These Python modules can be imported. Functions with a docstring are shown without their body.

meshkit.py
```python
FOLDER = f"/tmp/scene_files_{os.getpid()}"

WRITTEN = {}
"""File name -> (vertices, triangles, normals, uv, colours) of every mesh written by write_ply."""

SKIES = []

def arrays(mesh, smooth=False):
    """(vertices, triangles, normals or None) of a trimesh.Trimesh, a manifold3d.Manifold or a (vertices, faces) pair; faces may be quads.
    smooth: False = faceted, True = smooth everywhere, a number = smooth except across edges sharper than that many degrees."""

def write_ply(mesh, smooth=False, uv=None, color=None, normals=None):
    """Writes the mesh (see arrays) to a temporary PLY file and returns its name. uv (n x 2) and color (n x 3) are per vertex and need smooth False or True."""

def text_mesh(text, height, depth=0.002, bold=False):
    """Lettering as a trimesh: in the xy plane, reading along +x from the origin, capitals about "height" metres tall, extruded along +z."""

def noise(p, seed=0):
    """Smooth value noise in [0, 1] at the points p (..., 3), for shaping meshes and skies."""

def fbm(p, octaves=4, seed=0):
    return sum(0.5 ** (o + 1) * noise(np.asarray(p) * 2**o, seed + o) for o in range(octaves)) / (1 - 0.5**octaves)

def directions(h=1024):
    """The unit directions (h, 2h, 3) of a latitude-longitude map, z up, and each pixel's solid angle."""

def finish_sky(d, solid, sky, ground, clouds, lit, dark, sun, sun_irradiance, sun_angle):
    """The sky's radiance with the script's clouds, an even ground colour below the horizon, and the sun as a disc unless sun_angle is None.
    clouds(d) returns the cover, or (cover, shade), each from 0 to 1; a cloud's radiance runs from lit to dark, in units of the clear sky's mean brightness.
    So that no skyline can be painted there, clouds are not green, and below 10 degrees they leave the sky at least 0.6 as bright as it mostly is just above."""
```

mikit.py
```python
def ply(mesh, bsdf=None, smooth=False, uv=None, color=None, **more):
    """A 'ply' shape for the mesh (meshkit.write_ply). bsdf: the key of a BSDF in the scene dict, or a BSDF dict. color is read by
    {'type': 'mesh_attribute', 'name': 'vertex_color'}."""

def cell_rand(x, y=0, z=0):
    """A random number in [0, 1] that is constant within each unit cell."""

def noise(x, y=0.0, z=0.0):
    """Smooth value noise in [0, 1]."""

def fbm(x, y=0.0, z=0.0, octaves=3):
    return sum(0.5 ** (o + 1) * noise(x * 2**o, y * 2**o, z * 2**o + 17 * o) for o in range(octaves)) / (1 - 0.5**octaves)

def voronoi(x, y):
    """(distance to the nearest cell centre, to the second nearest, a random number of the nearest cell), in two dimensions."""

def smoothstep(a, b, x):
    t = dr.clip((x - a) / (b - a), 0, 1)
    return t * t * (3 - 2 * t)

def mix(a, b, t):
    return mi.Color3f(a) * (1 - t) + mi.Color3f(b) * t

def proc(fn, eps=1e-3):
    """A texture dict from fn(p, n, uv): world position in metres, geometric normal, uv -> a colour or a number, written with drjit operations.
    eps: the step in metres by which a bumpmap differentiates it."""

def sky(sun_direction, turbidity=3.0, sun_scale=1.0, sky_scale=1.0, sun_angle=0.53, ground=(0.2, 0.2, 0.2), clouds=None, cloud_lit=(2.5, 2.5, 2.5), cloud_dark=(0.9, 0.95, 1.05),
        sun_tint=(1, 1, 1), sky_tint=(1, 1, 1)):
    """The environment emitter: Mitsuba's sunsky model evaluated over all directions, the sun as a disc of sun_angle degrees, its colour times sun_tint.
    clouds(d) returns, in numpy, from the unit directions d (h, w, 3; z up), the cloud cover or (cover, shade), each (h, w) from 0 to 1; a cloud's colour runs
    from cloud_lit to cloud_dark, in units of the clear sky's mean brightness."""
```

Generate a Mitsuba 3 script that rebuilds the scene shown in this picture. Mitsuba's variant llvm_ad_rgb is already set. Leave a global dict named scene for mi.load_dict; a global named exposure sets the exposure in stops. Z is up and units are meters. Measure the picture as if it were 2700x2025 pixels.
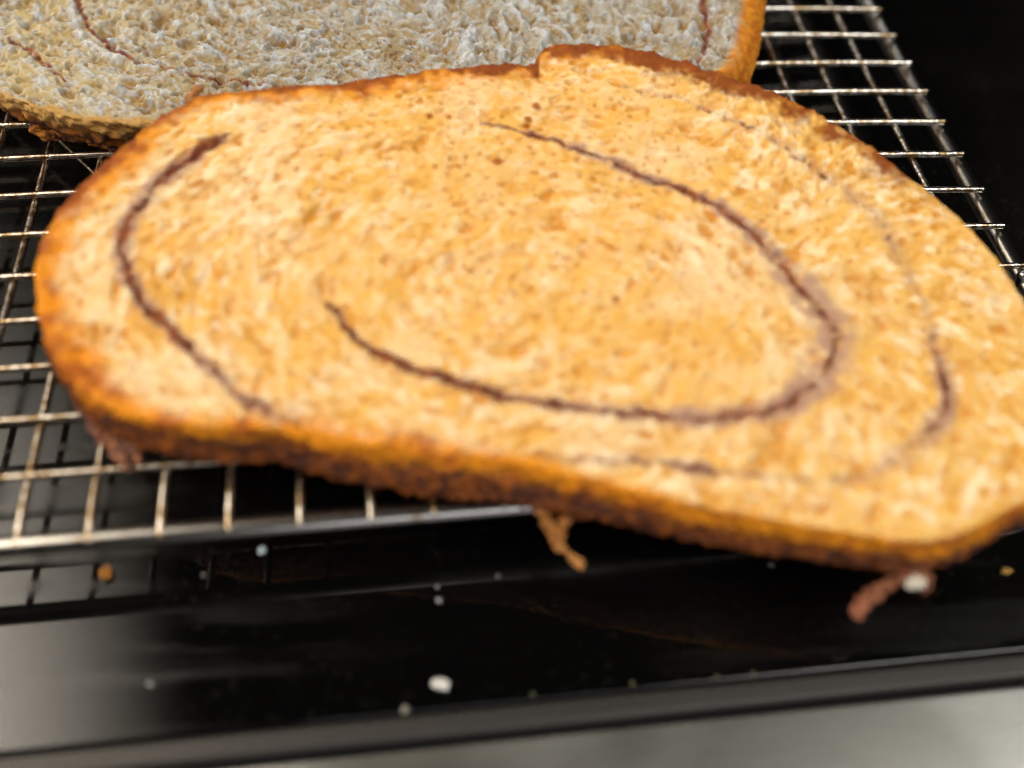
import math
import numpy as np, trimesh, mitsuba as mi, drjit as dr
import mikit, meshkit
from scipy.spatial import cKDTree

T = mi.ScalarTransform4f
MM = 0.001
scene, labels = {}, {}

# ------------------------------------------------------------------ camera, lights, exposure
# world: x along the rack's cross wires, y away from the viewer, z up; z = 0 is the rack's wire plane. Lengths below are in mm.
CAM = np.array([61.48, -70.64, 119.14])
R_, F_, U_ = np.array([0.99408, -0.10471, 0.02886]), np.array([0.08292, 0.56002, -0.82432]), np.array([0.07015, 0.82184, 0.56539])
scene['camera'] = {
    'type': 'thinlens', 'fov': 59.56, 'fov_axis': 'x', 'aperture_radius': 2.9 * MM, 'focus_distance': 170 * MM, 'near_clip': 0.01, 'far_clip': 20.0,
    'to_world': T().look_at(origin=(CAM * MM).tolist(), target=((CAM + F_ * 100) * MM).tolist(), up=U_.tolist())}
exposure = 0.02


def glow(radiance, soft):
    """Emission shaped so its reflection in the glass fades softly: brightest in the middle, fading to its border."""
    def fn(p, n, uv):
        e = mikit.smoothstep(0.0, soft, 0.5 - dr.abs(uv.x - 0.5)) * mikit.smoothstep(0.0, soft, 0.5 - dr.abs(uv.y - 0.5))
        return mi.Color3f(radiance) * e
    return fn


def panel(key, center, size, radiance, label, category, soft=0.0):
    c = np.array(center, float)
    scene[key] = {'type': 'rectangle', 'to_world': T().look_at(origin=c.tolist(), target=[0.07, 0.03, 0.0], up=[0, 0.3, 1]) @ T().scale([size[0] / 2, size[1] / 2, 1]),
                  'emitter': {'type': 'area', 'radiance': mikit.proc(glow(radiance, soft)) if soft else {'type': 'rgb', 'value': list(radiance)}}}
    labels[key] = {'label': label, 'category': category, 'kind': 'structure'}


panel('ceiling_light', (-0.84, 0.20, 1.00), (1.9, 1.25), (11.5, 10.3, 8.6), 'warm ceiling light above left of the rack', 'light', 0.5)
panel('ceiling_light_001', (0.64, -0.26, 0.90), (0.62, 0.5), (7.0, 6.9, 6.5), 'neutral ceiling light above right of the rack', 'light')
panel('window', (0.05, 1.30, 0.75), (1.0, 0.6), (0.9, 0.9, 0.9), 'window behind the rack', 'window')
panel('window_001', (0.25, -1.3, 0.55), (0.9, 0.7), (1.5, 1.45, 1.5), 'added fill light behind the viewer, out of view', 'window')  # unseen fill panel, added to brighten the front crust

# ------------------------------------------------------------------ materials
P, N, FB = mikit.proc, mikit.noise, mikit.fbm


def vcol_bsdf(rough, spec):
    return {'type': 'twosided', 'b': {'type': 'principled', 'base_color': {'type': 'mesh_attribute', 'name': 'vertex_color'}, 'roughness': rough, 'specular': spec}}


scene['crumb_mat'] = vcol_bsdf(0.9, 0.08)
scene['crust_mat'] = vcol_bsdf(0.65, 0.18)
scene['swirl_mat'] = vcol_bsdf(0.8, 0.08)


def wire_color(p, n, uv):
    q = p * 1000.0
    a = FB(q.x * 0.9, q.y * 0.9, q.z * 0.9)
    b = N(q.x * 4.0, q.y * 4.0, q.z * 4.0)
    left_brown = 1.0 - 0.75 * mikit.smoothstep(60.0, 140.0, q.x)  # wires turn browner towards the left
    c = mikit.mix(mikit.mix((0.78, 0.76, 0.71), (0.66, 0.58, 0.50), left_brown), (0.32, 0.21, 0.10), mikit.smoothstep(0.40, 0.65, a))
    return mikit.mix(c, (0.12, 0.06, 0.03), mikit.smoothstep(0.78, 0.9, b) * 0.7)


def wire_rough(p, n, uv):
    q = p * 1000.0
    return 0.10 + 0.25 * FB(q.x * 1.5 + 9, q.y * 1.5, q.z * 1.5)


def wire_bump(p, n, uv):
    q = p * 1000.0
    return 0.000045 * N(q.x * 3.0, q.y * 3.0, q.z * 3.0) + 0.00002 * N(q.x * 11.0, q.y * 11.0, q.z * 11.0)


scene['wire_mat'] = {'type': 'bumpmap', 'scale': 1.0, 'tex': P(wire_bump, 2e-5),
                     'b': {'type': 'principled', 'base_color': P(wire_color), 'metallic': 1.0, 'roughness': P(wire_rough)}}


def rail_color(p, n, uv):
    q = p * 1000.0
    a = FB(q.x * 0.35, q.y * 0.35, q.z * 0.5)
    return mikit.mix((0.50, 0.48, 0.45), (0.33, 0.26, 0.18), mikit.smoothstep(0.5, 0.8, a))


scene['rail_mat'] = {'type': 'principled', 'base_color': P(rail_color), 'metallic': 1.0, 'roughness': 0.22}


def glass_rough(p, n, uv):
    q = p * 1000.0
    s = FB(q.x * 0.03, q.y * 0.35 + q.x * 0.02, 0.0, 4)
    d = FB(q.x * 0.25, q.y * 0.25, 3.0, 3)
    return 0.04 + 0.13 * mikit.smoothstep(0.42, 0.72, s) + 0.03 * d



def glass_color(p, n, uv):
    q = p * 1000.0
    reflect_tone = FB(q.x * 0.02 + 3, q.y * 0.02, 7.0, 4)  # lighter patches of base colour stand in for faint reflections
    speck = mikit.smoothstep(0.80, 0.92, N(q.x * 1.6, q.y * 1.6, 2.0)) * N(q.x * 0.05, q.y * 0.05, 5.0)
    return mikit.mix((0.0018, 0.0018, 0.0018), (0.0045, 0.0042, 0.0036), mikit.smoothstep(0.35, 0.75, reflect_tone)) + mi.Color3f(0.008) * speck


scene['glass_mat'] = {'type': 'principled', 'base_color': P(glass_color), 'specular': 0.7, 'roughness': P(glass_rough)}


def trim_rough(p, n, uv):
    q = p * 1000.0
    return 0.40 + 0.15 * N(q.x * 0.06, q.y * 4.0)


scene['trim_mat'] = {'type': 'principled', 'base_color': {'type': 'rgb', 'value': [0.05, 0.047, 0.044]}, 'metallic': 0.7, 'roughness': P(trim_rough)}
scene['gap_mat'] = {'type': 'diffuse', 'reflectance': {'type': 'rgb', 'value': [0.01, 0.01, 0.012]}}


def steel_color(p, n, uv):
    q = p * 1000.0
    a = FB(q.x * 0.035, q.y * 0.06, 1.0)  # broad blotches put mottled reflections into the base colour
    b = FB(q.x * 0.25, q.y * 5.0, 1.0)
    return mikit.mix((0.22, 0.215, 0.195), (0.42, 0.42, 0.39), mikit.smoothstep(0.3, 0.7, a)) * (0.88 + 0.24 * b)


scene['steel_mat'] = {'type': 'principled', 'base_color': P(steel_color), 'metallic': 0.9, 'roughness': 0.33}

# ------------------------------------------------------------------ helpers


def put(key, mesh, mat, smooth=True, color=None, label=None, category=None, group=None, kind=None):
    if key in scene:
        k = 1
        while f'{key}_{k:03d}' in scene:
            k += 1
        key = f'{key}_{k:03d}'
    v, f = (np.asarray(mesh.vertices), np.asarray(mesh.faces)) if hasattr(mesh, 'vertices') else mesh
    scene[key] = mikit.ply((v * MM, f), mat, smooth=smooth, color=color)
    entry = {k: x for k, x in (('label', label), ('category', category), ('group', group), ('kind', kind)) if x}
    if entry:
        labels[key] = entry
    return key


def fbm(p, o=4, seed=0):
    return meshkit.fbm(np.asarray(p, float) + 500.0, o, seed)


def sstep(a, b, x):
    t = np.clip((x - a) / (b - a), 0, 1)
    return t * t * (3 - 2 * t)


def lerp(a, b, t):
    return np.asarray(a) * (1 - t[:, None]) + np.asarray(b) * t[:, None]


def tube(points, radii, sides=12, bump=0.0, freq=1.0, seed=0):
    """A tube with round ends along the points (mm)."""
    p = np.asarray(points, float)
    r = np.broadcast_to(np.asarray(radii, float), (len(p),)).copy()
    t = np.gradient(p, axis=0)
    t /= np.linalg.norm(t, axis=1, keepdims=True)
    head = [(p[0] - t[0] * r[0] * math.sin(a), r[0] * math.cos(a), t[0]) for a in (1.45, 1.0, 0.5)]
    tail = [(p[-1] + t[-1] * r[-1] * math.sin(a), r[-1] * math.cos(a), t[-1]) for a in (0.5, 1.0, 1.45)]
    P_ = np.array([h[0] for h in head] + list(p) + [h[0] for h in tail])
    R = np.array([h[1] for h in head] + list(r) + [h[1] for h in tail])
    D = np.array([h[2] for h in head] + list(t) + [h[2] for h in tail])
    ref = np.where(np.abs(D[:, 2:]) < 0.8, [0, 0, 1.0], [1.0, 0, 0])
    a = np.cross(D, ref)
    a /= np.linalg.norm(a, axis=1, keepdims=True)
    b = np.cross(a, D)
    ang = np.arange(sides) * 2 * np.pi / sides
    v = P_[:, None] + R[:, None, None] * (np.cos(ang)[None, :, None] * a[:, None] + np.sin(ang)[None, :, None] * b[:, None])
    n = len(P_)
    i, j = np.meshgrid(np.arange(n - 1), np.arange(sides), indexing='ij')
    q = np.stack([i * sides + j, i * sides + (j + 1) % sides, (i + 1) * sides + (j + 1) % sides, (i + 1) * sides + j], -1).reshape(-1, 4)
    v = v.reshape(-1, 3)
    c0, c1 = len(v), len(v) + 1
    k = np.arange(sides)
    v = np.vstack([v, P_[:1], P_[-1:]])
    f = np.vstack([q[:, [0, 1, 2]], q[:, [0, 2, 3]], np.stack([(k + 1) % sides, k, k * 0 + c0], 1), np.stack([(n - 1) * sides + k, (n - 1) * sides + (k + 1) % sides, k * 0 + c1], 1)])
    m = trimesh.Trimesh(v, f, process=False)
    m.fix_normals()
    if bump:
        m.vertices = m.vertices + m.vertex_normals * (bump * 2 * (fbm(m.vertices * freq, 4, seed) - 0.5))[:, None]
    return m


def box(x0, x1, y0, y1, z0, z1, bevel=0.0):
    import manifold3d as m3
    if not bevel:
        return trimesh.creation.box(bounds=[[x0, y0, z0], [x1, y1, z1]])
    pts = []
    for sx in (0, 1):
        for sy in (0, 1):
            for sz in (0, 1):
                c = np.array([[x0 + bevel, x1 - bevel][sx], [y0 + bevel, y1 - bevel][sy], [z0 + bevel, z1 - bevel][sz]])
                s = trimesh.creation.icosphere(2, bevel)
                pts.append(s.vertices + c)
    return trimesh.convex.convex_hull(np.vstack(pts))


# ------------------------------------------------------------------ the setting: black glass, its metal edge, the steel counter
GZ = -15.5
put('cooktop_glass', box(-420, 460, -35.5, 480, GZ - 5, GZ, 0.5), 'glass_mat', smooth=30,
    label='glossy black glass surface under the wire rack', kind='structure')
put('cooktop_edge_trim', box(-420, 460, -39.5, -35.7, GZ - 5, GZ + 0.25, 0.9), 'trim_mat', smooth=40,
    label='dark grey metal edge strip along the front of the black glass', kind='structure')
put('edge_gap', box(-420, 460, -40.8, -39.2, GZ - 6, GZ - 2.0), 'gap_mat', smooth=False, label='dark groove between the edge strip and the steel counter', kind='structure')
put('steel_counter', box(-420, 460, -320, -40.4, GZ - 20, GZ - 0.6, 0.5), 'steel_mat', smooth=30,
    label='grey brushed steel counter at the front edge', kind='structure')

# ------------------------------------------------------------------ cooling rack
rng = np.random.default_rng(7)
X0, X1, Y0, Y1 = -130.0, 170.0, -10.0, 260.0
rack = 'cooling_rack'
labels[rack] = {'label': 'stained silver wire cooling rack standing on the black glass under the bread', 'category': 'cooling rack'}


def sag(x, y):
    return -1.7 * np.clip((x - 118) / 52, 0, 1.1) ** 2 + 0.25 * (fbm(np.stack([x * 0.02, y * 0.02, x * 0], -1), 2, 3) - 0.5)


for j in range(0, 27):                                   # cross wires, on top
    y = j * 10.0
    x = np.linspace(X0 - 0.6, X1 + 0.7, 90)
    yy = y + 0.5 * (fbm(np.stack([x * 0.012, x * 0 + j * 7.1, x * 0], -1), 2, 5) - 0.5) + rng.normal(0, 0.12)
    put(rack + '__cross_wire', tube(np.stack([x, yy, sag(x, yy)], -1), 0.62, 12), 'wire_mat')
for i in range(-12, 17):                                 # long wires, under them
    x = i * 10.0 + rng.normal(0, 0.22)
    y = np.linspace(Y0 - 0.6, Y1 + 0.8, 90)
    xx = x + 0.5 * (fbm(np.stack([y * 0.012, y * 0 + i * 5.3, y * 0], -1), 2, 9) - 0.5)
    z = sag(xx, y) - 1.0 - 0.7 * np.exp(-np.maximum(y - Y0, 0) / 2.5)
    put(rack + '__long_wire', tube(np.stack([xx, y, z], -1), 0.62, 12), 'wire_mat')
rc = 9.0
pts = []
for cx, cy, a0 in ((X1 - rc, Y0 + rc, -90), (X1 - rc, Y1 - rc, 0), (X0 + rc, Y1 - rc, 90), (X0 + rc, Y0 + rc, 180)):
    for a in np.radians(np.linspace(a0, a0 + 90, 10)):
        pts.append([cx + rc * math.cos(a), cy + rc * math.sin(a), -2.7])
pts.append(pts[0])
pts = np.vstack([np.linspace(p, q, 12, endpoint=False) if np.linalg.norm(np.subtract(p, q)) > 30 else [p] for p, q in zip(pts[:-1], pts[1:])] + [[pts[0]]])
pts[:, 2] += -1.7 * np.clip((pts[:, 0] - 118) / 52, 0, 1.1) ** 2
pts[:, 0] += np.where(pts[:, 0] > 100, 0.9, 0)
put(rack + '__rim_wire', tube(pts, 1.65, 20), 'rail_mat', label='thick outer wire of the rack')
for fx in (-100, 150):
    for fy in (20, 230):
        sx = X0 if fx < 0 else X1
        put(rack + '__foot', tube([[sx, fy - 8, -2.7], [sx, fy - 7, -8], [sx, fy - 4, GZ + 1.3], [sx, fy + 4, GZ + 1.3], [sx, fy + 7, -8], [sx, fy + 8, -2.7]], 1.2, 12), 'rail_mat')
put(rack + '__brace_wire', tube(np.stack([np.linspace(-40, 60, 20), np.linspace(113, -27, 20) * 0 + np.linspace(116.8, -34.0 + 27, 20), np.full(20, -5.0)], -1), 0.3, 10), 'wire_mat')

# ------------------------------------------------------------------ bread


def pores(uv, spacing, rmin, rmax, keep, aspect, orient, seed, bounds):
    """Depth in [0, 1] of scattered elliptic gas cells at uv (n x 2); orient(p) gives each cell's long direction."""
    r = np.random.default_rng(seed)
    wob = fbm(np.c_[uv * (1.2 / rmax), uv[:, :1] * 0], 3, seed + 70)
    gx, gy = np.meshgrid(np.arange(bounds[0], bounds[2], spacing), np.arange(bounds[1], bounds[3], spacing))
    c = np.stack([gx.ravel(), gy.ravel()], 1) + r.uniform(-0.6, 0.6, (gx.size, 2)) * spacing
    c = c[r.random(len(c)) < keep]
    rad = rmin * (rmax / rmin) ** (r.random(len(c)) ** 1.6)
    asp = 1 + (aspect - 1) * r.random(len(c))
    ang = orient(c) + r.normal(0, 0.35, len(c))
    dep = r.uniform(0.35, 1.0, len(c))
    best, rim = np.zeros(len(uv)), np.zeros(len(uv))
    _, idx = cKDTree(c).query(uv, k=6)
    for k in range(6):
        i = idx[:, k]
        d = uv - c[i]
        ca, sa = np.cos(ang[i]), np.sin(ang[i])
        a, b = (d[:, 0] * ca + d[:, 1] * sa) / (rad[i] * asp[i]), (-d[:, 0] * sa + d[:, 1] * ca) / rad[i]
        q = a * a + b * b
        q = q * (1 + 0.9 * (wob - 0.5))
        best = np.maximum(best, dep[i] * np.clip(1 - q, 0, 1) ** 0.6 * np.minimum(rad[i] / rmax + 0.25, 1))
        rim = np.maximum(rim, dep[i] * np.exp(-((np.sqrt(q) - 1.12) / 0.16) ** 2))
    return best, np.clip(rim - 1.5 * best, 0, 1)


def streaks(uv, ang, freq, half, seed, n=5):
    """Noise in [0, 1] drawn out by half mm either way along the directions ang."""
    d = np.stack([np.cos(ang), np.sin(ang), ang * 0], 1)
    p = np.c_[uv, uv[:, :1] * 0]
    warp = np.c_[fbm(p * 0.5, 2, seed + 5), fbm(p * 0.5, 2, seed + 6), uv[:, 0] * 0] * 2.5
    a = np.mean([meshkit.noise((p + warp + d * t) * freq + 300, seed) for t in np.linspace(-half, half, n)], 0)
    b = np.mean([meshkit.noise((p + warp + d * t * 0.5) * freq * 2.1 + 300, seed + 1) for t in np.linspace(-half, half, n)], 0)
    a = (a - a.mean()) / a.std() * 0.75 + (b - b.mean()) / b.std() * 0.6
    return np.clip(0.5 + a * 0.2, 0, 1)


def dense(path, step=0.2):
    """A polyline (u, v, width, strength) resampled along a smooth curve."""
    from scipy.interpolate import PchipInterpolator
    p = np.array(path, float)
    s = np.r_[0, np.cumsum(np.linalg.norm(np.diff(p[:, :2], axis=0), axis=1))]
    return np.c_[PchipInterpolator(s, p)(np.arange(0, s[-1], step))]


def slice_mesh(outline, center, inset, bottom_inset, thick, n_theta, n_rad, soft):
    """The closed skin of a slice in its own frame: rings from the top's centre over the rim and the side to the bottom.
    Returns vertices, faces, ring position s per vertex (0..1 top, 1..2 side, 2..3 bottom), distance to the outline, theta."""
    o = np.array(outline, float) - center
    th = np.unwrap(np.arctan2(o[:, 1], o[:, 0]))
    r = np.linalg.norm(o, axis=1)
    if th[-1] < th[0]:
        th, r = th[::-1], r[::-1]
    th0, r0 = np.concatenate([th - 2 * np.pi, th, th + 2 * np.pi]), np.tile(r, 3)
    from scipy.interpolate import PchipInterpolator
    ang = np.arange(n_theta) * 2 * np.pi / n_theta
    R = PchipInterpolator(th0, r0)(ang)
    ins = inset(ang)
    ker = np.exp(-0.5 * (np.arange(-60, 61) * 2 * np.pi / n_theta / 0.09) ** 2)
    smooth = lambda a: np.convolve(np.r_[a[-60:], a, a[:60]], ker / ker.sum(), 'valid')
    Rs, inss, bi = smooth(R), smooth(ins), bottom_inset(ang)
    rows, kind, dist = [], [], []
    for t in np.linspace(0.002, 1, n_rad):
        rho = t * (Rs - inss) + ((R - ins) - (Rs - inss)) * t ** 14
        rows.append((rho, np.zeros(n_theta)))
        kind.append(np.full(n_theta, t)); dist.append(R - rho)
    n_side = max(24, int(thick / 0.25))
    for k in range(1, n_side + 1):
        a = k / n_side
        w = -thick * a
        top = np.clip(a / 0.62, 0, 1)
        bot = np.clip((a - 0.72) / 0.28, 0, 1)
        rnd = np.sqrt(np.clip(1 - (1 - top) ** 2, 0, 1))
        inn = ins * (1 - (rnd * soft + (1 - soft) * top ** 0.85)) + 2.2 * (1 - np.sqrt(1 - bot ** 2)) + bi * a ** 1.5
        rows.append((R - inn, np.full(n_theta, w)))
        kind.append(np.full(n_theta, 1 + a)); dist.append(inn)
    for t in np.linspace(0.97, 0.02, 24):
        rho = t * (R - 2.2 - bi)
        rows.append((rho, np.full(n_theta, -thick)))
        kind.append(np.full(n_theta, 2 + (1 - t))); dist.append(R - rho)
    ring = []
    for (rho, w) in rows:
        ring.append(np.stack([center[0] + rho * np.cos(ang), center[1] + rho * np.sin(ang), w], -1))
    v = np.vstack(ring)
    m = len(rows)
    i, j = np.meshgrid(np.arange(m - 1), np.arange(n_theta), indexing='ij')
    a, b = i * n_theta + j, i * n_theta + (j + 1) % n_theta
    c, d = (i + 1) * n_theta + (j + 1) % n_theta, (i + 1) * n_theta + j
    f = np.vstack([np.stack([a.ravel(), d.ravel(), c.ravel()], 1), np.stack([a.ravel(), c.ravel(), b.ravel()], 1)])
    k = np.arange(n_theta)
    v = np.vstack([v, [[center[0], center[1], 0.0]], [[center[0], center[1], -thick]]])
    f = np.vstack([f, np.stack([k * 0 + len(v) - 2, k, (k + 1) % n_theta], 1),
                   np.stack([k * 0 + len(v) - 1, (m - 1) * n_theta + (k + 1) % n_theta, (m - 1) * n_theta + k], 1)])
    s = np.concatenate(kind + [np.array([0.0]), np.array([3.0])])
    dd = np.concatenate(dist + [np.array([R.mean()]), np.array([R.mean()])])
    return v, f, s, dd


def normals_of(v, f):
    n = np.zeros_like(v)
    fn = np.cross(v[f[:, 1]] - v[f[:, 0]], v[f[:, 2]] - v[f[:, 0]])
    for k in range(3):
        for c in range(3):
            n[:, c] += np.bincount(f[:, k], fn[:, c], len(v))
    return n / np.maximum(np.linalg.norm(n, axis=1, keepdims=True), 1e-12)


def split_out(root, v, f, col, part_of_face, mats, to_world):
    w = to_world(v)
    for name, code, mat in mats:
        ff = f[part_of_face == code]
        used, inv = np.unique(ff, return_inverse=True)
        put(f'{root}__{name}', (w[used], inv.reshape(-1, 3)), mat, smooth=True, color=col[used])


def swirl_field(uv, paths):
    """(closeness 0..1 to the cinnamon line, smear 0..1 around it)"""
    line, smear = np.zeros(len(uv)), np.zeros(len(uv))
    wob = np.stack([fbm(np.c_[uv * 0.55, uv[:, :1] * 0], 3, 31), fbm(np.c_[uv * 0.55, uv[:, :1] * 0], 3, 32)], 1) - 0.5
    q = uv + wob * 1.6
    clump = fbm(np.c_[uv * 0.35, uv[:, :1] * 0], 2, 34)
    grain = fbm(np.c_[uv * 1.3, uv[:, :1] * 0], 3, 33)
    for path in paths:
        d = dense(path)
        dist, i = cKDTree(d[:, :2]).query(q)
        wd, st, sm = d[i, 2], d[i, 3], d[i, 4]
        wd = wd * np.clip(0.75 + 1.6 * (clump - 0.35), 0.4, 1.9)
        line = np.maximum(line, (1 - sstep(wd * 0.22, wd * 0.60, dist)) * np.clip(st * 1.25 + (grain - 0.55) * 4.5 * (1.45 - st), 0, 1))
        smear = np.maximum(smear, (1 - sstep(0.2, 1.15, dist / np.maximum(sm, 0.3))) * np.clip(st * 1.3, 0, 1))
    return line, smear


# ---- toasted slice in front
TILT = math.radians(7.4)
FO = np.array([75.0, -20.0, 10.5])
FV, FN = np.array([0, math.cos(TILT), math.sin(TILT)]), np.array([0, -math.sin(TILT), math.cos(TILT)])


def front_world(p):
    p = np.atleast_2d(p)
    return FO + p[:, :1] * np.array([1.0, 0, 0]) + p[:, 1:2] * FV + p[:, 2:3] * FN


front_outline = [(80.7, 27.0), (79.8, 34.9), (78.4, 39.5), (75.8, 45.7), (72.7, 51.2), (69.2, 55.4), (67.0, 59.1), (62.1, 65.1), (56.8, 70.3), (51.9, 74.4), (46.8, 78.0), (41.4, 80.8), (36.7, 83.1),
                 (31.2, 85.7), (24.7, 88.2), (16.3, 89.5), (10.2, 89.4), (8.9, 88.0), (8.0, 85.2), (-0.1, 85.8), (-9.2, 85.5), (-17.5, 84.8), (-24.8, 83.7), (-29.6, 83.2), (-36.0, 83.0), (-43.9, 82.0), (-49.6, 81.6),
                 (-53.1, 80.1), (-57.5, 76.9), (-60.3, 73.8), (-65.0, 68.1), (-70.0, 60.8), (-72.6, 55.5), (-73.6, 50.3), (-73.4, 43.3), (-71.9, 37.4), (-70.2, 32.6), (-67.2, 27.9), (-63.3, 23.6), (-58.5, 20.5),
                 (-52.8, 18.3), (-44.1, 16.6), (-38, 16.0), (-30.7, 13.2), (-20.2, 10.0), (-4.3, 6.6), (5.3, 3.6), (15.0, 0.7), (27.8, -2.9), (40.5, -6.0), (46.9, -7.6), (53.6, -8.2), (59.7, -6.9), (65.4, -4.6), (70.4, -2.6),
                 (76.0, 2.0), (80.0, 9.0), (81.5, 18.0)]
swA = [(-44.3, 71.3, 0.9, 0.5, 0.5), (-47.6, 69.3, 2.3, 1, 1.6), (-51.4, 66.1, 2.5, 1, 2), (-54.8, 62.0, 2.0, 0.9, 2.2), (-56.7, 59.4, 1.3, 0.75, 2.5), (-58.6, 56.3, 1.4, 0.85, 2.5), (-59.6, 53.3, 1.5, 1, 2), (-59.9, 49.8, 1.5, 1, 2), (-59.2, 45.9, 1.7, 1, 2),
       (-57.7, 42.1, 1.7, 1, 1.6), (-55.4, 38.6, 1.6, 1, 1.6), (-52.2, 35.2, 1.6, 1, 1.4), (-48.6, 30.7, 1.5, 0.95, 1.2), (-45.1, 27.0, 1.2, 0.8, 1.2), (-41.8, 23.0, 1.1, 0.6, 1), (-39.4, 21.3, 2.4, 0.85, 1.6), (-36.8, 19.4, 1.0, 0.45, 2),
       (-29.6, 16.0, 0.8, 0.25, 2.4), (-17.0, 12.8, 0.6, 0.2, 2.0), (0.7, 10.0, 0.6, 0.2, 1.5), (17.0, 7.5, 1.0, 0.5, 1.2), (21, 6.6, 1.4, 0.7, 1.5), (25, 5.8, 0.8, 0.3, 1.2), (33.5, 3.8, 0.6, 0.2, 1), (43.2, 3.2, 0.7, 0.25, 1.2), (50.7, 6.0, 0.9, 0.3, 2.4), (55.8, 9.2, 1.1, 0.4, 2.6), (60.0, 13.2, 1.6, 0.8, 2),
       (60.8, 17.0, 1.9, 0.9, 2), (61.2, 22.2, 0.9, 0.45, 1.8), (61.8, 28.7, 0.7, 0.25, 1.4), (61.0, 36.4, 0.7, 0.2, 1.8), (59.1, 45.5, 0.8, 0.3, 2.0), (55.1, 53.3, 0.8, 0.28, 2.0), (50.3, 59.5, 0.8, 0.28, 2.0), (43.9, 66.0, 0.8, 0.3, 1.2), (33.9, 72.9, 0.6, 0.2, 1.0), (22.5, 78, 0.4, 0.15, 1)]
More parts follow.
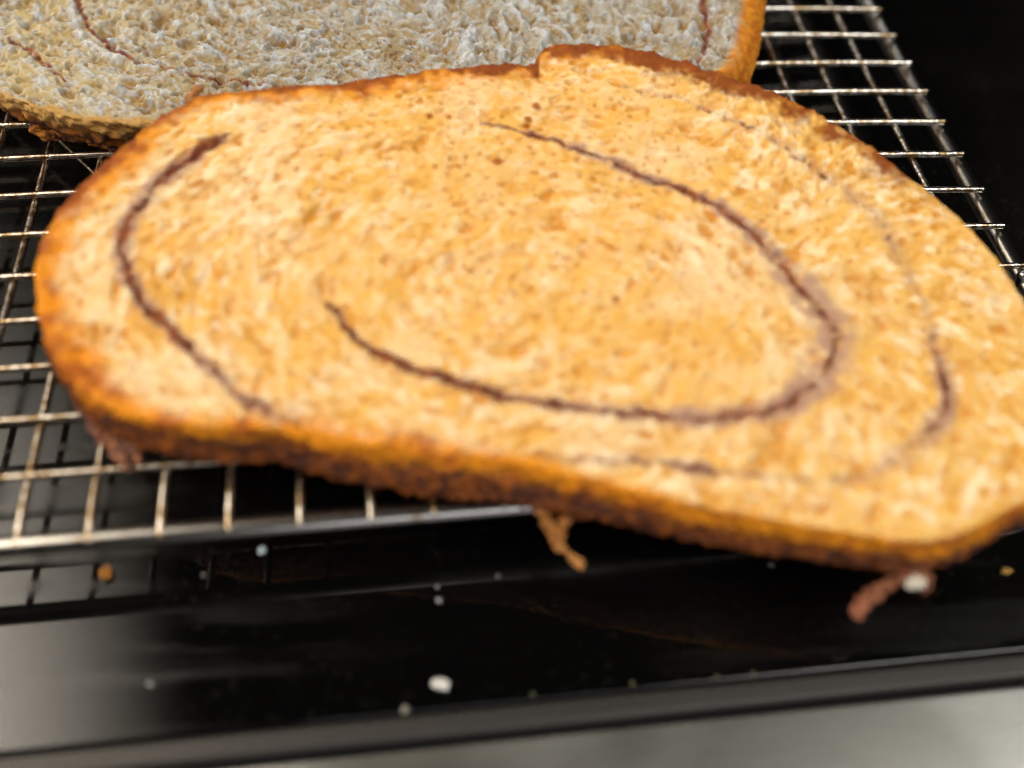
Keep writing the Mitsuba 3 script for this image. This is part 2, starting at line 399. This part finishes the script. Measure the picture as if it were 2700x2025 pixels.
swB = [(-3.4, 71.2, 0.9, 0.8, 0.4), (2.2, 69.2, 0.9, 0.8, 0.6), (9.0, 66.7, 1.1, 0.9, 0.9), (13.3, 64.0, 1.2, 0.95, 1.4), (17.6, 61.5, 1.0, 0.85, 1.4), (23.2, 57.9, 1.3, 0.95, 1.6), (28.8, 54.7, 1.5, 1, 1.5), (33.5, 51.1, 1.4, 0.9, 1.6), (36.4, 47.2, 1.8, 1, 2.0), (39.8, 42.0, 1.6, 0.7, 2.8),
       (42.3, 37.0, 1.6, 0.7, 3.4), (44.0, 33.4, 1.6, 0.8, 3.8), (45.3, 30.0, 1.5, 0.7, 4.0), (46.6, 26.4, 2.2, 0.8, 4.2), (45.4, 23.3, 1.4, 0.6, 4.2), (42.8, 19.6, 1.4, 0.65, 4.0), (39.4, 16.8, 1.5, 0.75, 3.4), (35.4, 14.5, 1.5, 0.9, 2.6), (30.5, 13.8, 1.5, 0.9, 2.2), (24.4, 13.9, 1.4, 0.8, 2.0),
       (15.9, 15.3, 1.3, 0.85, 1.8), (8.1, 16.7, 1.5, 0.9, 1.5), (3.0, 17.8, 1.4, 0.9, 1.2), (-3.5, 19.8, 1.5, 1, 1.2), (-9.9, 22.2, 1.5, 1, 1.1), (-16.3, 24.9, 1.5, 1, 1.0), (-20.9, 28.0, 1.4, 1, 1.0), (-24.2, 30.2, 1.4, 1, 0.9), (-26.4, 33.1, 1.2, 0.95, 0.8), (-28.8, 37.6, 0.7, 0.7, 0.5)]
spots = np.array([(-1.1, 62.6, 0.75), (4.9, 71.4, 0.55), (4.6, 70.2, 0.4), (6.6, 74.2, 0.6), (-11.6, 73.1, 0.5), (-8.4, 72.5, 0.35), (-8.3, 42.2, 0.30), (-7.2, 41.3, 0.35), (-4.4, 40.9, 0.28), (-1.0, 39.6, 0.3), (14.2, 34.6, 0.42), (9.8, 36.2, 0.25), (-16.0, 33.1, 0.3)])


def make_front():
    center = np.array([3.0, 38.0])
    v, f, s, dist = slice_mesh(front_outline, center, lambda a: 2.5 - 0.9 * np.sin(a) + 0.5 * np.cos(a * 3), lambda a: 0 * a, 10.8, 1500, 250, 0.15)
    uv = v[:, :2].copy()
    top = s <= 1.0
    side = (s > 1) & (s < 2)
    bounds = (-80, -15, 90, 98)

    def orient(c):
        d = c - center
        t = np.arctan2(d[:, 1] / 0.55 ** 2, d[:, 0]) + np.pi / 2
        right = sstep(22, 48, c[:, 0]) * sstep(-2, 6, c[:, 1])
        return np.where(np.random.default_rng(5).random(len(c)) < right, t + np.pi / 2, t)

    big, bigr = pores(uv, 6.0, 0.8, 2.0, 0.4, 2.4, orient, 11, bounds)
    mid, midr = pores(uv, 3.2, 0.45, 1.1, 0.5, 2.4, orient, 12, bounds)
    small, smallr = pores(uv, 1.9, 0.32, 0.62, 0.6, 1.8, orient, 13, bounds)
    dd_ = uv - center
    flow = np.arctan2(dd_[:, 1] / 0.55 ** 2, dd_[:, 0]) + np.pi / 2
    flow = flow + (np.pi / 2 - 0.35) * sstep(24, 50, uv[:, 0]) * sstep(0, 10, uv[:, 1]) + 1.2 * (fbm(np.c_[uv * 0.08, uv[:, :1] * 0], 2, 19) - 0.5)
    fib = streaks(uv, flow, 0.72, 1.7, 15)
    fleck = sstep(0.60, 0.86, fib)
    dent = sstep(0.42, 0.16, streaks(uv, flow, 0.55, 1.1, 17))
    q = np.c_[uv, v[:, 2]]
    rough = fbm(q * 0.9, 5, 2) - 0.5
    broad = fbm(q * 0.09, 3, 4) - 0.5
    line, smear = swirl_field(uv, (swA, swB))
    inner = sstep(1.5, 5.0, dist) * top
    near = np.where(top, sstep(0.2, 1.0, dist / 3.5), 0.0)
    h = inner * (-0.8 * big - 0.55 * mid - 0.3 * small + 0.10 * fleck - 0.15 * dent + 0.2 * (fib - 0.5)) + 0.25 * rough + inner * 1.6 * broad - 0.3 * line * top
    h = np.where(top, h, 1.3 * rough + 0.8 * (fbm(q * 0.35, 3, 8) - 0.5)) + np.where(s < 2, 1 - sstep(0.0, 3.6, dist), 0) * (1.5 * (fbm(q * 0.7, 4, 9) - 0.5) + 0.9 * (fbm(q * 1.8, 2, 10) - 0.5))
    h = np.where(s >= 2, h * np.clip((3 - s) * 3, 0, 1) * 0.5, h)
    n0 = normals_of(v, f)
    # where the toast sagged at the notched loaf end
    vv = v + n0 * h[:, None]
    # ---- colour of the bread, with some light and shade painted in
    m = fbm(np.c_[uv * 0.28, uv[:, :1] * 0], 4, 41)
    m2 = fbm(np.c_[uv * 0.75, uv[:, :1] * 0], 3, 42)
    rims = np.clip(0.6 * midr + 0.55 * smallr + 0.4 * bigr, 0, 1)
    fine = streaks(uv, flow + 0.3, 1.1, 1.3, 35)
    col = lerp((0.80, 0.455, 0.115), (0.83, 0.53, 0.21), sstep(0.40, 0.66, m))
    col = lerp(col, (0.78, 0.40, 0.075), 0.65 * sstep(0.46, 0.68, m2))
    amp = np.clip(0.68 + 0.42 * np.maximum(sstep(26, 48, uv[:, 0]), np.maximum(sstep(-28, -48, uv[:, 0]), sstep(22, 10, uv[:, 1] + 0.25 * uv[:, 0]))) + 1.2 * (fbm(np.c_[uv * 0.07, uv[:, :1] * 0], 2, 48) - 0.5), 0.25, 1.15)
    pale = sstep(0.55, 0.72, fbm(np.c_[uv * 0.06 + 2.3, uv[:, :1] * 0], 3, 49)) + sstep(9, 4, np.hypot((uv[:, 0] + 50) / 1.4, uv[:, 1] - 25))
    col = lerp(col, (0.84, 0.66, 0.40), 0.45 * np.clip(pale, 0, 1))
    east = sstep(30, 60, uv[:, 0]) * 0.6
    col = lerp(col, (0.76, 0.44, 0.10), east)
    col = lerp(col, (0.55, 0.205, 0.012), np.clip(0.9 * mid + 1.0 * small + 0.5 * big + 0.34 * amp * dent + 0.40 * amp * sstep(0.42, 0.15, fine), 0, 0.85) * inner)  # pores and dents: light bouncing inside them painted as deeper orange
    col = lerp(col, (0.95, 0.80, 0.54), np.clip(0.52 * amp * fleck + 0.28 * rims + 0.58 * amp * sstep(0.57, 0.85, fine), 0, 0.85) * inner)  # cream flecks: dry crumb edges plus painted contrast of directional light
    col = lerp(col, (0.42, 0.25, 0.19), np.clip(smear * (1.05 + 2.2 * (m2 - 0.5) - 1.2 * (fine - 0.5)), 0, 0.88) * top)
    # crust: an orange toasted rim, brown outside; shade of the lower side painted in
    wob = 1.4 * (fbm(np.c_[uv * 0.22, uv[:, :1] * 0], 3, 43) - 0.5) + 0.9 * (fbm(np.c_[uv * 0.9, uv[:, :1] * 0], 3, 46) - 0.5)
    bandw = 0.80 + 0.40 * np.cos(np.arctan2(uv[:, 1] - 38, uv[:, 0] - 3) - 2.9)
    toast = np.where(top, 1 - sstep(2.6, 7.4, dist / bandw + 3.4 * wob), 1.0)
    col = lerp(col, lerp((0.76, 0.26, 0.006), (0.42, 0.10, 0.008), sstep(0.42, 0.68, fbm(q * 0.32, 4, 47))), toast * 0.97)
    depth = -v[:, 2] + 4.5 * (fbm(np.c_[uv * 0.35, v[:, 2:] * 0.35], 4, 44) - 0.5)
    bark_shade = np.where(s > 1, sstep(0, 2.6, depth - 1.3 - 1.2 * sstep(0, 30, uv[:, 0])), 0.0)
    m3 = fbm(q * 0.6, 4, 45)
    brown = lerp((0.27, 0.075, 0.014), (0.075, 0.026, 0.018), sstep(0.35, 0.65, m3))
    col = lerp(col, brown, bark_shade)
    backrim = sstep(0.0, 1.0, (np.sin(np.arctan2(uv[:, 1] - 38, uv[:, 0] - 3)) - 0.05) * 3) * (1 - sstep(1.6, 4.6, dist / (1 + 0.75 * sstep(10, 40, uv[:, 0])) + 3.2 * wob)) * np.where(s < 2, 1, 0)
    col = lerp(col, (0.22, 0.052, 0.010), np.clip(backrim * (0.2 + 1.5 * m3), 0, 0.96))
    for su, sv, sr in spots:
        d = np.hypot(uv[:, 0] - su, uv[:, 1] - sv) + 0.5 * rough
        col = lerp(col, (0.36, 0.10, 0.014), (1 - sstep(sr * 0.9, sr * 1.6, d)) * top * 0.95)
    cin = lerp((0.105, 0.016, 0.004), (0.24, 0.055, 0.012), sstep(0.4, 0.7, m3))
    lt = line * top * np.where(dist > 3.0, 1, 0)
    col = lerp(col, cin, np.clip(lt * 0.95, 0, 1))
    fs = np.where((lt[f] > 0.45).all(1), 2, np.where((s[f] > 1.0).any(1) & (s[f] < 2.0).all(1) | ((toast[f] > 0.6).all(1) & (s[f] <= 1.02).all(1)), 1, 0))
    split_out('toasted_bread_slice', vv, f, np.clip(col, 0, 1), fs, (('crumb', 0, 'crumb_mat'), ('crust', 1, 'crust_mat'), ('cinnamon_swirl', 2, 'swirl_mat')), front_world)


labels['toasted_bread_slice'] = {'label': 'golden toasted cinnamon swirl bread slice in front, overhanging the edge of the rack', 'category': 'bread slice'}
make_front()

# ---- untoasted slice behind
RZ = 10.2
rear_outline = [(143, 125), (141.2, 108.2), (137.7, 98), (133.4, 86.7), (129.4, 78.2), (124, 72), (113, 66.5), (95, 61.5), (70, 59.5), (45, 61.5), (25, 63.5), (13.8, 64.8), (2.9, 67.2), (-5.6, 69.8), (-10.5, 72.3), (-14.8, 74.8), (-19.5, 78.5), (-24.5, 86), (-27, 112), (-22, 138), (8, 160), (60, 168), (110, 162), (135, 148)]
rswA = [(-8.5, 112, 1.2, 0.9, 0.8), (-5.8, 104.3, 1.3, 1, 0.8), (-2.2, 95.4, 1.3, 1, 0.8), (2.2, 89.9, 1.1, 1, 0.7), (6.2, 85.9, 1.1, 0.95, 0.7), (12.6, 82.7, 1.0, 0.9, 0.6), (18.1, 79.5, 1.1, 0.95, 0.6), (26.9, 77.5, 0.9, 0.85, 0.6), (32.1, 76.2, 0.8, 0.75, 0.6), (44.2, 73.9, 0.8, 0.75, 0.6), (61.5, 71.7, 0.7, 0.6, 0.5),
        (85, 71, 0.8, 0.5, 0.8), (104, 73, 1.0, 0.6, 1), (112, 75.2, 1.0, 0.75, 1.2), (117.5, 78, 1.0, 0.85, 1.2), (120.6, 83.9, 1.4, 0.95, 1.2), (122.0, 90.1, 1.3, 1, 1.1), (122.9, 96.6, 1.2, 1, 1), (123, 110, 1, 0.9, 1)]
rswB = [(-18.9, 95.7, 0.6, 0.5, 0.5), (-14.5, 90.9, 0.8, 0.7, 0.6), (-11.5, 88.5, 0.9, 0.8, 0.7), (-8.4, 84.5, 1.0, 0.85, 0.8), (-4.6, 79.8, 0.8, 0.6, 0.6)]


def rear_world(p):
    return np.atleast_2d(p) + np.array([0, 0, RZ])


def left_low(a):
    return sstep(-1.45, -1.8, a - 2 * np.pi * (a > np.pi)) * sstep(-3.0, -2.7, a - 2 * np.pi * (a > np.pi))


def make_rear():
    center = np.array([55.0, 112.0])
    v, f, s, dist = slice_mesh(rear_outline, center, lambda a: 2.4 + 4.0 * np.exp(-(((a + np.pi) % (2 * np.pi) - np.pi + 0.25) / 0.42) ** 2) - 1.0 * left_low(a), lambda a: 5.0 * left_low(a), 9.6, 1900, 235, 0.9)
    uv = v[:, :2].copy()
    top = s <= 1.0
    bounds = (-34, 52, 150, 175)

    def orient(c):
        d = c - center
        t = np.arctan2(d[:, 1] / 0.55 ** 2, d[:, 0]) + np.pi / 2
        right = sstep(60, 75, c[:, 0]) * 0.75
        return np.where(np.random.default_rng(6).random(len(c)) < right, t + np.pi / 2, t + 0.15)

    big, bigr = pores(uv, 6.0, 1.1, 2.4, 0.35, 1.9, orient, 21, bounds)
    mid, midr = pores(uv, 3.0, 0.55, 1.2, 0.55, 2.0, orient, 22, bounds)
    small, smallr = pores(uv, 1.6, 0.3, 0.6, 0.5, 1.8, orient, 23, bounds)
    dd_ = uv - center
    flow = np.arctan2(dd_[:, 1] / 0.55 ** 2, dd_[:, 0]) + np.pi / 2 + (np.pi / 2 - 0.3) * sstep(60, 75, uv[:, 0]) + 1.4 * (fbm(np.c_[uv * 0.08, uv[:, :1] * 0], 2, 29) - 0.5)
    fib = streaks(uv, flow, 0.75, 1.2, 25)
    fleck = sstep(0.56, 0.78, fib)
    dent = sstep(0.44, 0.16, streaks(uv, flow, 0.6, 1.0, 27))
    q = np.c_[uv, v[:, 2]]
    rough = fbm(q * 0.8, 5, 52) - 0.5
    fine = fbm(q * 2.2, 3, 57) - 0.5
    broad = fbm(q * 0.16, 3, 54) - 0.5
    line, smear = swirl_field(uv, (rswA, rswB))
    inner = sstep(0.8, 3.0, dist) * top
    tornzone = sstep(58, 80, uv[:, 0]) * inner
    ridge = np.abs(fbm(np.c_[(uv[:, 0] * 0.8 + uv[:, 1] * 0.55) * 0.16, (uv[:, 1] * 0.8 - uv[:, 0] * 0.55) * 0.07, uv[:, 0] * 0], 3, 59) - 0.5) * 2
    fib2 = streaks(uv, flow - 0.3, 1.5, 0.9, 75)
    ridge_white = np.zeros(len(uv))
    for path, wd in (([(-7.2, 105.3), (-5.0, 96.2), (-0.6, 89.5), (5.1, 85.0)], 1.1), ([(80, 100), (84.5, 92.5), (88.3, 84), (89.3, 78)], 0.9), ([(85, 99.5), (88.6, 93.8), (92.2, 86.5)], 0.8), ([(73.6, 91.6), (72.5, 85.3), (71.7, 79.8)], 1.5)):
        d = dense([(a, b, 1, 1, 1) for a, b in path])
        dist_r, _ = cKDTree(d[:, :2]).query(uv + np.stack([fine, rough], 1) * 1.5)
        ridge_white = np.maximum(ridge_white, 1 - sstep(wd * 0.4, wd * 1.2, dist_r))
    h = inner * 0.55 * ridge_white + inner * (-1.7 * big - 1.1 * mid - 0.5 * small + 0.15 * fleck - 0.5 * dent + 0.7 * (fib - 0.5) + 0.32 * (fib2 - 0.5) + 0.2 * (midr + smallr) + 1.8 * broad + tornzone * (1.3 * broad - 1.6 * ridge + 0.4 + 0.9 * (fib - 0.5))) + 0.34 * rough + 0.18 * fine - 0.35 * line * top
    ang = np.arctan2(uv[:, 1] - center[1], uv[:, 0] - center[0])
    leftlow = sstep(-1.5, -2.1, ang) * sstep(-3.1, -2.9, ang)
    lump = fbm(q * 0.55, 4, 58) - 0.5
    h = np.where(top, h, 1.3 * rough + 0.25 * fine + leftlow * (2.4 * lump + 0.8 * rough))
    h = np.where(s >= 2, h * np.clip((3 - s) * 3, 0, 1) * 0.4, h)
    vv = v + normals_of(v, f) * h[:, None]
    m = fbm(np.c_[uv * 0.22, uv[:, :1] * 0], 4, 61)
    m2 = fbm(np.c_[uv * 0.6, uv[:, :1] * 0], 3, 62)
    grainy = meshkit.noise(q * 3.2 + 100, 81)
    warm = sstep(45, -5, uv[:, 0] + 8 * (m - 0.5))
    col = lerp((0.34, 0.285, 0.19), (0.40, 0.365, 0.30), sstep(0.38, 0.66, m))
    col = lerp(col, (0.50, 0.40, 0.22), 0.6 * warm)
    col = col * (0.86 + 0.28 * grainy)[:, None]
    col = lerp(col, (0.36, 0.26, 0.115), 0.7 * sstep(0.5, 0.72, m2))
    col = lerp(col, (0.27, 0.145, 0.030), np.clip(1.3 * mid + 1.4 * small + 0.9 * big + 0.4 * dent + 0.4 * sstep(0.42, 0.15, fib2), 0, 0.88) * inner)  # pits: their brown shade is painted into the colour
    col = lerp(col, (0.54, 0.59, 0.64), np.clip(0.42 * fleck + 0.32 * np.clip(0.8 * midr + 0.9 * smallr + 0.5 * bigr, 0, 1) + 0.6 * sstep(0.57, 0.85, fib2), 0, 0.88) * inner)  # bluish highlights on flecks and pore rims, put into the colour
    col = lerp(col, (0.66, 0.70, 0.75), np.clip(0.6 * ridge_white * (0.4 + fine + fib), 0, 0.7) * inner)  # ridges painted blue-white as if lit
    lowleft = sstep(14, -18, uv[:, 0]) * 0.45
    col = lerp(col, (0.62, 0.48, 0.22), lowleft * sstep(0.4, 0.6, m2) * top)
    col = lerp(col, (0.42, 0.27, 0.22), np.clip(smear * (0.35 + 0.5 * (m2 - 0.4)), 0, 0.5) * top)
    wob = 1.4 * (fbm(np.c_[uv * 0.22, uv[:, :1] * 0], 3, 63) - 0.5) + 1.0 * (fbm(np.c_[uv * 0.9, uv[:, :1] * 0], 3, 66) - 0.5)
    toast = np.where(top, 1 - sstep(1.2, 3.4, dist - 0.0 + 2.0 * wob), 1.0)
    col = lerp(col, (0.52, 0.27, 0.06), toast * 0.8)
    depth = -v[:, 2] + 3.0 * (fbm(np.c_[uv * 0.3, v[:, 2:] * 0.3], 3, 64) - 0.5)
    m3 = fbm(q * 0.6, 4, 65)
    rightend = sstep(0.95, 0.2, np.abs((ang + 0.3)))
    brown = lerp((0.40, 0.13, 0.02), (0.075, 0.03, 0.022), sstep(0.38, 0.58, m3))
    orange = lerp((0.64, 0.24, 0.022), (0.52, 0.15, 0.012), sstep(0.35, 0.65, m3))
    brown = brown * (1 - rightend[:, None]) + orange * rightend[:, None]
    bark_shade = np.where(s > 1, sstep(1.0, 5.5, depth) * (1 - rightend) + rightend * sstep(-1.2, 0.6, depth), 0.0)  # crust darkens down the side, bake and painted shade together
    col = lerp(col, brown, bark_shade)
    cin = lerp((0.15, 0.034, 0.014), (0.28, 0.085, 0.035), sstep(0.4, 0.7, m3))
    lt = line * top * np.where(dist > 2.6, 1, 0)
    col = lerp(col, cin, np.clip(lt * 0.95, 0, 1))
    fs = np.where((lt[f] > 0.45).all(1), 2, np.where((s[f] > 1.0).any(1) & (s[f] < 2.0).all(1), 1, 0))
    split_out('untoasted_bread_slice', vv, f, np.clip(col, 0, 1), fs, (('crumb', 0, 'crumb_mat'), ('crust', 1, 'crust_mat'), ('cinnamon_swirl', 2, 'swirl_mat')), rear_world)


labels['untoasted_bread_slice'] = {'label': 'pale untoasted cinnamon swirl bread slice lying behind the golden toasted slice', 'category': 'bread slice'}
make_rear()

# ---- torn crust hanging from the toasted slice


def shred(key, pts, radii, seed, c0, c1, label=None):
    from scipy.interpolate import CubicSpline
    p = np.array(pts, float)
    k = np.arange(len(p))
    kk = np.linspace(0, len(p) - 1, 40)
    m = tube(CubicSpline(k, p)(kk), np.interp(kk, k, radii) * 0.72, 24, 1.1, 1.4, seed)
    t = fbm(np.asarray(m.vertices) * 0.8, 3, seed + 50)
    put(key, m, 'crust_mat', color=lerp(c0, c1, sstep(0.35, 0.65, t)), label=label)


FS = 'toasted_bread_slice__'
for k, (dx, dy, ln, rr) in enumerate([(0, 0, 1.0, 1.3), (-2.4, 1.2, 0.75, 1.2), (2.6, -1.0, 0.85, 1.1), (-4.2, 2.8, 0.45, 1.0)]):
    p0 = np.array([12.5 + dx, 7.5 + dy, 5.0])
    d0 = np.array([2.2, -8.0, -3.8]) * ln
    shred(FS + 'crust_shred', [p0, p0 + d0 * 0.35 + [-0.9, 0, -0.3], p0 + d0 * 0.7 + [-0.4, 0, -0.2], p0 + d0], (rr * 1.5, rr * 1.2, rr, rr * 0.55), 171 + k, (0.33, 0.13, 0.06), (0.17, 0.08, 0.06), 'dark torn crust shred at the left corner')
shred(FS + 'crust_shred', [(74.2, -12.0, 3.0), (76.0, -14.5, 0.5), (77.0, -16.5, -1.5), (78.5, -18.0, -3.0), (80.5, -19.6, -4.0)], (1.6, 1.2, 1.0, 0.7, 0.9), 72, (0.50, 0.23, 0.07), (0.34, 0.13, 0.03), 'thin torn crust shred hanging below the front edge')
shred(FS + 'crust_shred', [(79.5, -13.0, 2.6), (78.4, -15.0, 0.4), (77.4, -16.8, -1.6)], (1.4, 1.0, 0.8), 73, (0.45, 0.18, 0.05), (0.34, 0.13, 0.03))
shred(FS + 'crust_shred', [(127.0, -26.8, 1.6), (124.4, -27.8, -1.5), (121.5, -29.0, -4.0), (119.8, -30.4, -5.2)], (1.3, 1.4, 1.7, 1.3), 74, (0.30, 0.11, 0.06), (0.22, 0.08, 0.04), 'curled brown crust shred under the right front corner')
shred(FS + 'crust_shred', [(127.5, -27.0, 1.2), (129.0, -28.0, -0.8), (129.6, -28.8, -2.4)], (1.3, 1.1, 0.8), 75, (0.34, 0.12, 0.05), (0.22, 0.08, 0.04))
shred(FS + 'pale_crumb', [(125.7, -28.6, 0.6), (126.8, -28.7, 0.7), (127.4, -28.6, 0.6)], (0.9, 1.2, 0.9), 76, (0.75, 0.72, 0.62), (0.66, 0.60, 0.48), 'pale bit of crumb on the hanging shred')
shred(FS + 'crust_shred', [(23.4, 59.0, 19.6), (24.2, 60.2, 20.6), (25.4, 60.6, 21.0)], (1.3, 1.1, 0.7), 77, (0.50, 0.24, 0.09), (0.34, 0.13, 0.04), 'raised crust tag on the rear left edge')

lr = np.random.default_rng(99)
for k, t in enumerate(np.linspace(0, 1, 22)):          # burnt crumbs stuck along the pale slice's lower left edge
    c = np.array([-11.0 + 26.5 * t, 74.6 - 9.4 * t + 2.6 * t * t, 4.4 - 3.0 * lr.random() - 1.2 * t]) + lr.normal(0, 0.35, 3)
    m = trimesh.creation.icosphere(3, 1.0)
    m.vertices = c + np.asarray(m.vertices) * (1 + 1.3 * (fbm(np.asarray(m.vertices) * 1.3 + k * 5.1, 4, k) - 0.5))[:, None] * lr.uniform(0.7, 1.45) * np.array([1.2, 0.9, 0.85])
    tone = fbm(np.asarray(m.vertices) * 0.9, 3, k + 7)
    put('untoasted_bread_slice__crust_lump', m, 'crust_mat', color=lerp((0.42, 0.15, 0.022), (0.07, 0.028, 0.022), sstep(0.25, 0.6, tone + 0.35 * (t - 0.35))))

# ------------------------------------------------------------------ crumbs and lint on the glass


def crumb(x, y, size, c, label, seed, flat=0.7, z=GZ):
    size = size * 0.88
    m = trimesh.creation.icosphere(4, 1.0)
    r = np.random.default_rng(seed)
    k = 1 + 2.0 * (fbm(np.asarray(m.vertices) * 1.3 + seed * 3.7, 5, seed) - 0.5)
    m.vertices = m.vertices * k[:, None] * np.array([1, r.uniform(0.7, 1.0), flat]) * size
    m.apply_transform(trimesh.transformations.rotation_matrix(r.uniform(0, 6.3), [0, 0, 1]))
    m.vertices = m.vertices + np.array([x, y, z - m.vertices[:, 2].min() + 0.01])
    col = lerp(np.array(c), np.array(c) * 0.7, fbm(np.asarray(m.vertices) * 1.5, 3, seed + 9))
    put('bread_crumb', m, 'crumb_mat', color=np.clip(col, 0, 1), label=label, category='crumb')


WHITE, TAN, ORANGE = (0.82, 0.80, 0.76), (0.55, 0.42, 0.22), (0.55, 0.22, 0.05)
crumb(58.8, -32.1, 1.15, WHITE, 'largest white crumb on the black glass near the front edge', 1)
crumb(31.7, -8.2, 0.75, (0.62, 0.74, 0.80), 'small pale bluish crumb just in front of the rack rim', 2)
crumb(7.8, -9.8, 1.15, ORANGE, 'orange brown crumb lying under the rack rim at the left', 3)
crumb(59.2, -16.8, 0.35, (0.2, 0.2, 0.2), 'upper of two tiny grey specks on the glass below the toast', 4)
crumb(59.3, -19.1, 0.5, (0.35, 0.35, 0.34), 'lower of two tiny grey specks on the glass below the toast', 5)
crumb(68.9, -16.0, 0.45, (0.12, 0.12, 0.12), 'tiny speck left of the hanging crust shred, lower one', 7)
crumb(16.6, -27.9, 0.55, (0.25, 0.26, 0.25), 'tiny grey crumb on the glass at the lower left', 8)
crumb(53.5, -35.1, 0.55, (0.28, 0.27, 0.22), 'tan crumb against the metal edge strip below the white crumb', 9)
crumb(150.9, -22.8, 0.85, (0.60, 0.36, 0.10), 'golden crumb alone on the glass at the far right', 11)
crumb(113.0, -18.2, 0.45, (0.2, 0.2, 0.2), 'faint speck on the glass under the toast edge', 12)
crumb(22.8, -11.5, 0.4, (0.16, 0.15, 0.13), 'left of two small specks beneath the rack rim', 14)
for k, (x, y) in enumerate([(72.3, -34.7), (87.2, -34.6), (100, -34.9), (105.6, -34.8)]):
    crumb(x, y, 0.34, (0.11, 0.12, 0.06), ('olive crumb at the edge strip, nearest the white crumb', 'olive crumb at the edge strip, second from the white crumb', 'olive crumb at the edge strip, third from the white crumb', 'olive crumb at the edge strip, farthest from the white crumb')[k], 20 + k)
put('lint_fiber', tube([(134.5, 72, 1.0), (137.0, 75.5, 1.2), (139.5, 78.8, 1.0)], 0.06, 6), 'crumb_mat', color=np.full((6 * 9 + 2, 3), 0.35), label='thin lint hair on the rack wires right of the pale slice', category='lint')
